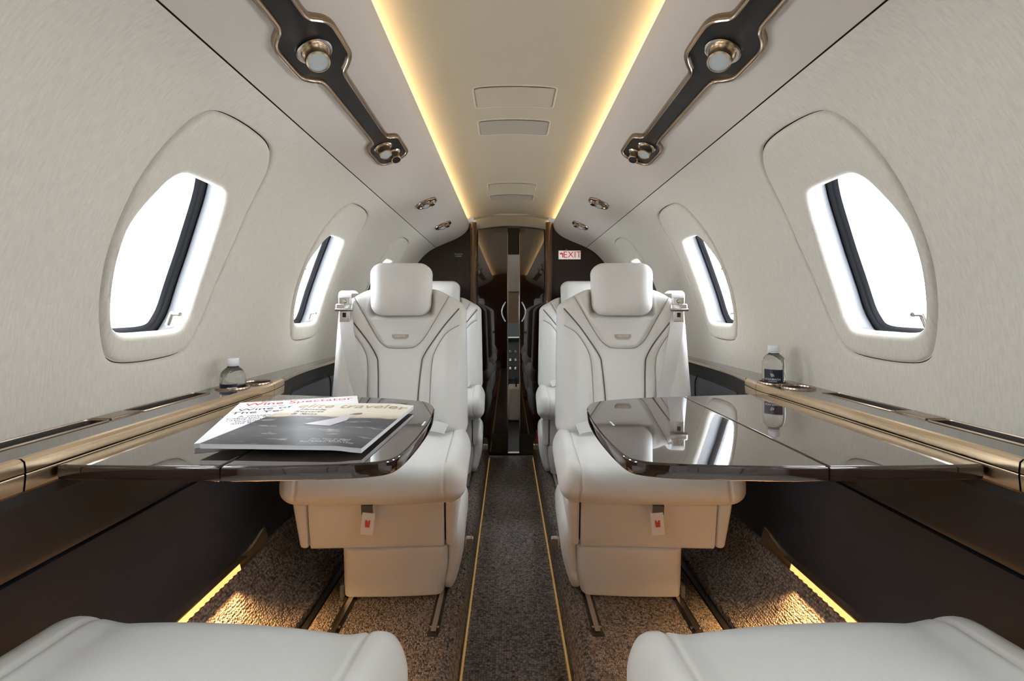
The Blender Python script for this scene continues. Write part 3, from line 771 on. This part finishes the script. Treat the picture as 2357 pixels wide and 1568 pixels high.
def make_table(sd, dx, label, hinge):
    t = tag(empty('folding_table', (sd*.42, .9, TZ-.016)), label, 'table', 'fold out tables'); t.rotation_euler.x = TILT
    for less in (True, False):
        l = clip(clip(tl, .628 if sd < 0 else .653, True), hinge-.0008 if less else hinge+.0008, less)
        l = [(sd*(a+dx)-sd*.42, b-.9) for a, b in l]
        V, F = prism_loops(l, [(.006, -.006), (.0025, -.005), (.0006, -.003), (0, .001), (0, .012), (.0007, .0145), (.0016, .0156), (.003, .016)])
        tlf = mesh_obj('table_leaf', V, F, M['table'], t, True, angle=35)
        for pg in list(tlf.data.polygons)[-2:]: pg.use_smooth = False
    rbox('support_arm', (sd*.205, -.02, -.026), (.055, .16, .012), .006, M['inlay'], t)
    # thin flat white mark near the inner corner
    rbox('white_mark', (sd*(-.243), -.045, .0162), (.0016, .015, .0003), .0002, M['ink_white'], t)
    return t
make_table(-1, .008, 'glossy dark veneer fold out table with two magazines on it', .40)
make_table(1, -.018, 'glossy dark veneer fold out table with a bare top', .435)

# magazines
def magazine(name, label, cx, cy, rz, w, h, th, z, lift, mat, tilt=0.0):
    m = tag(empty(name, (cx, cy, z), rz), label, 'magazine', 'magazines on the table')
    n = 16; k = 8
    def zt(u, v): return lift(u, v)
    V = []; F = []; uv = []
    for i in range(n+1):
        for j in range(k+1):
            u, v = i/n, j/k; V.append(((u-.5)*w, (v-.5)*h, zt(u, v)+th+.0004)); uv.append((u, v))
    F = [(i*(k+1)+j, (i+1)*(k+1)+j, (i+1)*(k+1)+j+1, i*(k+1)+j+1) for i in range(n) for j in range(k)]
    mesh_obj('cover', V, F, mat, m, True, uv=uv)
    V = []; F = []
    for i in range(n+1):
        for j in range(k+1):
            u, v = i/n, j/k; V.append(((u-.5)*w*.992, (v-.5)*h*.994, zt(u, v)+th)); V.append(((u-.5)*w*.992, (v-.5)*h*.994, zt(u, v)))
    g = lambda i, j, b: 2*(i*(k+1)+j)+b
    for i in range(n):
        for j in range(k):
            F.append((g(i,j,0), g(i+1,j,0), g(i+1,j+1,0), g(i,j+1,0))); F.append((g(i,j,1), g(i,j+1,1), g(i+1,j+1,1), g(i+1,j,1)))
        F.append((g(i,0,1), g(i+1,0,1), g(i+1,0,0), g(i,0,0))); F.append((g(i,k,0), g(i+1,k,0), g(i+1,k,1), g(i,k,1)))
    for j in range(k):
        F.append((g(0,j,0), g(0,j+1,0), g(0,j+1,1), g(0,j,1))); F.append((g(n,j,1), g(n,j+1,1), g(n,j+1,0), g(n,j,0)))
    mesh_obj('pages', V, F, M['paper_edge'], m, False)
    def at(x, y):
        u, v = x/w+.5, y/h+.5; return (x, y, zt(min(1, max(0, u)), min(1, max(0, v)))+th+.0009)
    return m, at
w, h = .247, .335
m1, at = magazine('magazine', 'white magazine with red Wine Spectator title, lying under the other', -.441, .897, math.radians(20), w, h, .007, TZ+.0004, lambda u, v: .0, M['paper'])
text('title', 'Wine Spectator', .043, M['ink_red'], m1, lambda x, y: at(x*.80+.002, y+h/2-.034))
text('strapline', 'THE TOP 100 WINES OF 2020', .011, M['ink_black'], m1, lambda x, y: at(x-.01, y+h/2-.009))
text('coverline', 'Wine of\nThe Year', .030, M['ink_black'], m1, lambda x, y: at(x-.062, y+h/2-.105))
text('coverline', 'Announcing the', .011, M['ink_black'], m1, lambda x, y: at(x-.06, y+h/2-.067))
text('coverline', 'A vintage\nCabernet from\nrated Sonoma\ntextures\nand finish', .015, M['ink_black'], m1, lambda x, y: at(x-.070, y+h/2-.185))
w2, h2 = .243, .302
m2, at2 = magazine('magazine', 'magazine with misty hills on its cover and a gold title, lying on top', -.345, .815, math.radians(-2.5), w2, h2, .007, TZ+.0005,
    lambda u, v: .0082*(1-.45*sstep(.82, 1.0, u))-.0*v, M['cover'])
text('title', 'elite traveler', .052, M['ink_gold'], m2, lambda x, y: at2(x*.83+.004, y+h2/2-.034))
text('coverline', 'Hotels,\nResorts\n& Spas', .019, M['ink_black'], m2, lambda x, y: at2(x-.062, y+h2/2-.085))
text('small_print', 'New Year, an island\nescape awaits at the\nFour Seasons Resort Lanai', .0072, M['ink_white'], m2, lambda x, y: at2(x*1.05+.062, y-h2/2+.024))
dress = [(-.012, -.045), (.020, -.052), (.034, -.012), (.030, .010), (.034, .026), (.026, .034), (.014, .028), (.006, .004), (-.030, -.040)]
mesh_obj('cover_figure', [at2(x+.005, y+.01) for x, y in dress], [list(range(len(dress)))], plain('print_dress', (0.50, 0.46, 0.50), 0.3), m2, False)
hair = [(.020, .034), (.036, .032), (.043, .040), (.040, .048), (.028, .046)]
mesh_obj('cover_figure', [at2(x+.005, y+.01) for x, y in hair], [list(range(len(hair)))], plain('print_hair', (0.16, 0.12, 0.12), 0.3), m2, False)

# bottles
def bottle(x, y, z, rz, label, lab_a0, lab_a1, flip=False):
    b = tag(empty('water_bottle', (x, y, z), rz), label, 'bottle', 'water bottles in the cup holders')
    R = .0262; b.scale = (1.07, 1.07, 1.07)
    pf = [(0, .003), (.015, .001), (.022, .001), (.0255, .005), (R, .012), (R, .082), (.0258, .089), (.0242, .096), (.0212, .102), (.0165, .107), (.0128, .110), (.0115, .113), (.0115, .124), (0, .124)]
    q = [(p.x, p.y) for p in catmull([(a, c, 0) for a, c in pf], 3)]
    lathe('bottle_body', [(max(0, a), c) for a, c in q], M['bottle'], b, 40, angle=60)
    lathe('neck_ring', [(.0118, .1135), (.0138, .1138), (.0142, .1148), (.0138, .1158), (.0118, .116)], M['cap'], b, 32)
    cp_ = lathe('cap', [(.0128, .117), (.0132, .1175), (.0132, .1295), (.0124, .1308), (0, .1312)], M['cap'], b, 40)
    n = 24; V = []
    for i in range(n+1):
        a = lab_a0+(lab_a1-lab_a0)*i/n
        for zz in (.034, .062, .0735): V.append(((R+.0004)*math.cos(a), (R+.0004)*math.sin(a), zz))
    F = [(i*3+j, (i+1)*3+j, (i+1)*3+j+1, i*3+j+1) for i in range(n) for j in range(2)]
    lb = mesh_obj('bottle_label', V, F, M['navy'], b)
    def wrap(x, y, a0, z0):
        a = a0+x/R; return ((R+.0008)*math.cos(a), (R+.0008)*math.sin(a), y+z0)
    am = lab_a0+(lab_a1-lab_a0)*.46
    if not flip:
        text('label_name', 'SCHUBACH', .0060, M['ink_white'], lb, lambda x, y: wrap(x*1.1, y, am, .0495))
        text('label_note', 'AVIATION', .0032, M['ink_white'], lb, lambda x, y: wrap(x*1.2, y, am, .0445))
        for i in range(3):
            mesh_obj('label_mark', [wrap(dx-.0045+.0026*i, dy*(1-.15*i), am, .060) for dx, dy in ((0, .004), (.0011, .004), (.0032, -.0045), (.0021, -.0045))], [(3, 2, 1, 0)], M['ink_white'], lb, False)
    else:
        n2 = 10; V = []
        for i in range(n2+1):
            a = lab_a1-.02-(.75)*i/n2
            for zz in (.048, .066): V.append(((R+.0009)*math.cos(a), (R+.0009)*math.sin(a), zz))
        mesh_obj('label_patch', V, [(i*2, (i+1)*2, (i+1)*2+1, i*2+1) for i in range(n2)], M['ink_white'], lb)
    return b
bottle(.690, CUPS[1][1], ZL-.0398, 0, 'water bottle with navy label showing white lettering, beside the bare table', math.radians(190), math.radians(285))
bottle(-.706, CUPS[0][1], ZL-.0658, 0, 'water bottle sunk in its cup holder beside the magazine table', math.radians(200), math.radians(320), True)

# ------------------------------------------------------------------ seats
def polydist(p, l):
    best = 1e9
    for a, b in zip(l, l[1:]):
        dx, dy = b[0]-a[0], b[1]-a[1]; L = dx*dx+dy*dy
        t = max(0, min(1, ((p[0]-a[0])*dx+(p[1]-a[1])*dy)/L)) if L else 0
        d = math.hypot(p[0]-a[0]-t*dx, p[1]-a[1]-t*dy); best = min(best, d)
    return best
BH = (.238, .048, .258); BZ = .625                       # backrest half sizes and centre height above platform
YOKE = [(p.x, p.y) for p in catmull([(0, .671, 0), (.030, .672, 0), (.050, .677, 0), (.079, .702, 0), (.120, .770, 0), (.168, .855, 0), (.19, .895, 0)], 6)]
PIPE = [(p.x, p.y) for p in catmull([(.065, .36, 0), (.066, .42, 0), (.0675, .50, 0), (.0745, .605, 0), (.086, .652, 0), (.147, .742, 0), (.206, .812, 0)], 6)]
SIDE = [(p.x, p.y) for p in catmull([(.106, .36, 0), (.106, .42, 0), (.107, .50, 0), (.111, .614, 0), (.125, .668, 0), (.165, .727, 0), (.222, .760, 0)], 6)]
def back_deform(x, y, z):
    u = abs(x)/BH[0]; zn = (z+BH[2])/(2*BH[2])
    Z = z+BZ
    Z -= .050*sstep(.46, 1.02, u)*zn**3
    X = x*(1-.045*zn)
    Y = y
    if y < 0:
        wf_ = min(1, -y/BH[1]); aX = abs(X)
        bol = .020*sstep(.10, .17, aX)*(1-.6*sstep(.20, .236, aX))*(1-.45*sstep(.72, .85, Z))
        lum = .010*math.exp(-((Z-.50)/.10)**2)*(1-sstep(.08, .13, aX))
        yoke = .006*sstep(.0, .012, (Z-.671)-(0 if aX < .05 else (aX-.05)*1.55)) if Z > .6 else 0
        rec = .030*sstep(.775, .80, Z)*(1-sstep(.100, .122, aX))
        gr = .0045*math.exp(-(polydist((aX, Z), YOKE)/.0035)**2)+.0045*math.exp(-(polydist((aX, Z), SIDE)/.0035)**2)+.003*math.exp(-(polydist((aX, Z), PIPE)/.004)**2)
        Y -= wf_*(bol+lum+yoke-gr-rec)
    Y += .215+.17*(Z-.37)
    return (X, Y-.012, Z)
_bv, _bf = rbox_data(BH, (.034, .034, .040), (84, 3, 90), 5, back_deform)
_me_back = None
def back_y(x, zz):
    # front surface at local x, z
    zn = (zz-BZ+BH[2])/(2*BH[2]); zr = zz-BZ
    for _ in range(4):
        zn = (zr+BH[2])/(2*BH[2]); u = abs(x/(1-.045*zn))/BH[0]; zr = zz-BZ+.050*sstep(.46, 1.02, u)*zn**3
    return back_deform(x/(1-.045*zn), -BH[1], zr)[1]
CH = (.250, .205, .054); CZ = .330
def cush_deform(x, y, z):
    aX = abs(x); u = aX/CH[0]; f = (CH[1]-y)/(2*CH[1])      # f 1 at the front
    Z = z
    if z > 0:
        Z += .016*sstep(.150, .212, aX)*(1-.7*sstep(.225, .250, aX))*(z/CH[2])
        Z += .008*(1-(aX/.2)**2)*(z/CH[2]) if aX < .2 else 0
        Z -= .004*(z/CH[2])*math.exp(-((aX-.192)/.0032)**2)
        Z -= .010*f*(z/CH[2])
    Y = y
    if y < 0:
        Y -= .014*(1-u*u)*(-y/CH[1])
        Y += .004*(-y/CH[1])*math.exp(-((aX-(.192+.018*max(0, -z/CH[2])))/.0032)**2)
    X = x*(1-.045*max(0, -z/CH[2])**2)
    if z < 0 and y < 0: Y += .018*(z/CH[2])**2*(-y/CH[1])
    return (X, Y, Z+CZ)
_cv, _cf = rbox_data(CH, (.038, .050, .046), (110, 24, 10), 6, cush_deform)
def head_deform(x, y, z):
    zn = (z+.094)/.188
    X = x*(.955+.055*zn); Y = y
    if y < 0: Y -= .010*(1-(x/.108)**2)*(1-((z)/.094)**2)*(-y/.042)
    e = max(abs(x)-.093, -z-.079, z-.079)
    if y > -.03: Y += .003*math.exp(-(((y+.018))/.004)**2)*0
    X *= 1-.012*math.exp(-((y+.012)/.003)**2)
    return (X, Y+.12*z*.6, z)
_hv, _hf = rbox_data((.108, .042, .094), (.046, .026, .042), (14, 14, 12), 7, head_deform)
def shared(name, V, F, mat):
    me = bpy.data.meshes.new(name); me.from_pydata([tuple(v) for v in V], [], F); me.materials.append(mat); me.validate(); me.update()
    me.polygons.foreach_set('use_smooth', [True]*len(me.polygons)); return me
ME_BACK = shared('backrest', _bv, _bf, M['leather']); ME_CUSH = shared('seat_cushion', _cv, _cf, M['leather']); ME_HEAD = shared('headrest', _hv, _hf, M['leather'])
EXT = .17
ME_CUSH_L = shared('seat_cushion', [(a, b if b < 0 else b*(1+EXT/CH[1]), c) for a, b, c in _cv], _cf, M['leather'])
def ribbon(name, pts, wdir, w, th, mat, parent):
    secs = []
    P = [Vector(p) for p in pts]
    for i, p in enumerate(P):
        t = (P[min(i+1, len(P)-1)]-P[max(0, i-1)]).normalized(); wd = Vector(wdir[i] if isinstance(wdir, list) else wdir)
        wd = (wd-t*wd.dot(t)).normalized(); nn = t.cross(wd).normalized()
        secs.append([p+wd*(w/2)+nn*th/2, p-wd*(w/2)+nn*th/2, p-wd*(w/2)-nn*th/2, p+wd*(w/2)-nn*th/2])
    return sweep(name, secs, mat, parent, closed=True, angle=40, caps=True)
def inst(name, me, parent, loc=(0,0,0)):
    o = bpy.data.objects.new(name, me); COL.objects.link(o); o.parent = parent; o.location = loc; return o
def make_seat(ai, ext=0.0):
    """ai = +1: aisle on local +x; seat faces -y"""
    s = empty('cabin_seat')
    # pedestal with curved face and aisle-side cheek
    def base_def(x, y, z):
        Z = z+.0745; f = Z/.149
        X = x*(1.0+.0*f)
        X -= ai*.012*(1-sstep(0, .5, f))*(1 if x*ai > 0 else 0)
        Y = y-.010*f*(1 if y < 0 else 0)-.006*(1-(x/.16)**2)*(1 if y < 0 else 0)
        return (X+ai*.050, Y+.055, Z)
    V, F = rbox_data((.146, .185, .0745), (.022, .03, .010), (10, 4, 6), 4, base_def); mesh_obj('seat_base', V, F, M['leather'], s)
    def cheek_def(x, y, z):
        Z = z+.1025; f = Z/.205
        return (x*(.75+.3*f)+ai*(.196+.018*sstep(0, .6, f)), y*(1-.10*f)+.062-.018*f, Z)
    V, F = rbox_data((.027, .185, .1025), (.022, .05, .05), (3, 6, 8), 5, cheek_def); mesh_obj('base_cheek', V, F, M['leather'], s)
    rbox('corner_bracket', (-ai*.098, -.118, .018), (.006, .010, .018), .004, M['grey'], s)
    # height knob on the cheek
    rbox('release_knob', (ai*.254, -.060, .118), (.012, .008, .014), .004, M['metal'], s)
    lathe('knob_stem', [(.004, 0), (.004, .012)], M['chrome'], s, 12, (ai*.244, -.060, .118), axis=(ai, 0, 0))
    # skirt box below the cushion: three panels with dark gaps
    rbox('skirt_core', (0, .02, .215), (.196, .150, .058), .01, M['gap'], s)
    def sk(x, y, z): return (x, y-(.010*z/.068 if y < 0 else 0), z)
    V, F = rbox_data((.184, .172, .0685), (.004, .008, .012), (6, 3, 4), 3, sk); mesh_obj('skirt_panel', [(a+ai*.004, b+.02, c+.214) for a, b, c in V], F, M['leather'], s)
    for q in (-1, 1):
        def sk2(x, y, z, q=q):
            g = (z+.0685)/.137; return (x+q*.014*g*(1 if x*q > 0 else .0), y-(.010*z/.068 if y < 0 else 0), z)
        V, F = rbox_data((.0125, .171, .0685), (.010, .012, .012), (2, 3, 4), 3, sk2)
        mesh_obj('skirt_end', [(a+q*.200+ai*.004, b+.021, c+.214) for a, b, c in V], F, M['leather'], s)
    cu = inst('seat_cushion', ME_CUSH if not ext else ME_CUSH_L, s)
    front = set(s.children)
    inst('backrest', ME_BACK, s)
    inst('headrest', ME_HEAD, s, (0, .233, .880))
    for q in (-1, 1):
        pts = [(q*x, back_y(x, z)-.0022, z) for x, z in PIPE if z > .38]
        tube('piping', pts, .0022, M['piping'], s, 6)
    for q in (-1, 1):
        for path in (YOKE, SIDE):
            pts = [(q*x, back_y(x, z)-.0022, z) for x, z in path if .38 < z < .86 and x < .214]
            tube('seam', pts, .0013, M['seam'], s, 5)
        pts = [cush_deform(q*.192, y, CH[2]) for y in [.15-.03*i for i in range(11)]]
        for i in range(1, 9):
            a = math.pi/2*i/8; pts.append(cush_deform(q*.192, -(CH[1]-.05)-.05*math.sin(a), CH[2]-.046+.046*math.cos(a)))
        for zz in (0, -.004, -.008, -.02, -.03): pts.append(cush_deform(q*(.192+.018*max(0, -zz/CH[2])), -(CH[1]-.05)-.05*(1 if zz > -.009 else math.sqrt(1-((-zz-.008)/.046)**2)), zz))
        tube('cushion_seam', [(p[0], p[1]+.0008, p[2]-.0004) for p in pts], .0013, M['seam'], s, 5)
    # dark rear shell
    def sh(x, y, z):
        v = back_deform(x, abs(y) if y > 0 else y*.2, z); return (v[0]*.985, v[1]+.040, v[2]*.99+.004)
    V, F = rbox_data((.236, .045, .255), (.04, .03, .05), (12, 2, 12), 4, sh); sh_o = mesh_obj('rear_shell', V, F, M['leather_dark'], s)
    rbox('headrest_rear', (0, .296, .892), (.095, .026, .078), .024, M['leather_dark'], s, (4,2,4), 4)
    # maker's badge
    bz = .7125; by = back_y(0, bz)-.002
    bl = [(-.029, .008), (.029, .008), (.028, -.002), (.020, -.0085), (-.020, -.0085), (-.028, -.002)]
    V = [(x, by+.17*z-.0015, bz+z) for x, z in bl]+[(x, by+.17*z+.003, bz+z) for x, z in bl]; n = 6
    bd = mesh_obj('badge', V, [list(range(n))[::-1], list(range(n, 2*n))]+[(i, (i+1) % n, n+(i+1) % n, n+i) for i in range(n)], M['badge'], s, False)
    text('badge_lettering', 'EXECUTIVE', .0085, M['ink_white'], bd, lambda x, z: (x*.85, by+.17*z-.0022, bz+z+.002))
    # shoulder belt on the wall side
    o_ = -ai
    bp = []
    for x, z, off in ((.190, .868, .055), (.193, .876, .020), (.196, .862, -.010), (.194, .82, -.004), (.188, .78, -.003), (.178, .72, -.004), (.162, .65, -.005), (.146, .58, -.006), (.130, .51, -.007), (.112, .44, -.008), (.098, .40, -.010)):
        bp.append((o_*x, back_y(x, min(z, .83))+.17*(z-min(z, .83))+off, z))
    ribbon('shoulder_belt', catmull(bp, 4), (1, 0, 0), .046, .0016, M['webbing'], s)
    bx, bz2 = o_*.193, .815; byy = back_y(.193, .80)-.012
    bk = rbox('belt_buckle', (bx, byy, bz2), (.029, .009, .013), .005, M['chrome'], s)
    tube('buckle_bar', [(bx-.030, byy-.009, bz2-.008), (bx+.030, byy-.009, bz2-.008)], .005, M['metal'], bk)
    rbox('buckle_tongue', (bx, byy-.001, bz2-.030), (.018, .0025, .022), .002, M['metal'], bk)
    rbox('tongue_slot', (bx, byy-.004, bz2-.026), (.006, .001, .008), .0008, M['gap'], bk)
    lathe('buckle_button', [(0, .006), (.006, .005), (.007, 0)], M['chrome'], bk, 14, (bx, byy-.006, bz2+.022), axis=(0, -1, 0))
    rbox('buckle_plate', (bx, byy, bz2+.022), (.020, .003, .014), .002, M['metal'], bk)
    # lap belt bundled at the root of the cushion
    lb = []
    for i in range(9):
        t = i/8; lb.append((ai*(.170-.26*t), .110+.012*math.sin(6*t), .408+.008*math.sin(9*t)))
    ribbon('lap_belt', catmull(lb, 3), (0, .55, .8), .036, .004, M['webbing'], s)
    if ext:
        for ch in s.children:
            if ch not in front: ch.location.y += ext
    # life vest tab under the cushion front
    tg = ribbon('pull_strap', [(-ai*.012, -.180, .292), (-ai*.012, -.192, .284), (-ai*.011, -.191, .262)], (1, 0, 0), .030, .002, M['strap_dark'], s)
    tt = rbox('life_vest_tag', (0, 0, 0), (.017, .0015, .029), .001, M['paper'], s); tt.location = (-ai*.009, -.194, .238); tt.rotation_euler = (-.05, ai*.10, 0)
    vest = [(-.006, -.008), (.006, -.008), (.0065, .009), (.003, .011), (0, .004), (-.003, .011), (-.0065, .009)]
    mesh_obj('vest_symbol', [(x, -.0019, z) for x, z in vest], [[0,1,2,3,4],[0,4,5,6]], M['ink_red'], tt, False)
    return s
seatP = make_seat(1); seatN = make_seat(-1); seatPL = make_seat(1, EXT); seatNL = make_seat(-1, EXT)
def put(proto, used, loc, rz, label):
    o = proto if not used else copy_tree(proto)
    o.location = loc; o.rotation_euler = (0, 0, rz); return tag(o, label, 'seat', 'ivory leather cabin seats')
R = math.radians
put(seatP, False, (-.390, 1.40, ZP), R(2.5), 'ivory leather seat facing the table with magazines')
put(seatN, False, (.377, 1.40, ZP), R(-2.5), 'ivory leather seat facing the table with a bare top')
put(seatP, True, (-.390, 2.35, ZP), R(2.5), 'ivory leather seat by the bulkhead, behind the seat facing the magazines')
put(seatN, True, (.377, 2.35, ZP), R(-2.5), 'ivory leather seat by the bulkhead, in front of the red pouch')
put(seatNL, False, (-.405, .425, ZP), R(180-4), 'ivory leather seat at the magazine table, its cushion facing the bulkhead')
put(seatPL, False, (.392, .425, ZP), R(180+4), 'ivory leather seat at the bare table, its cushion facing the bulkhead')
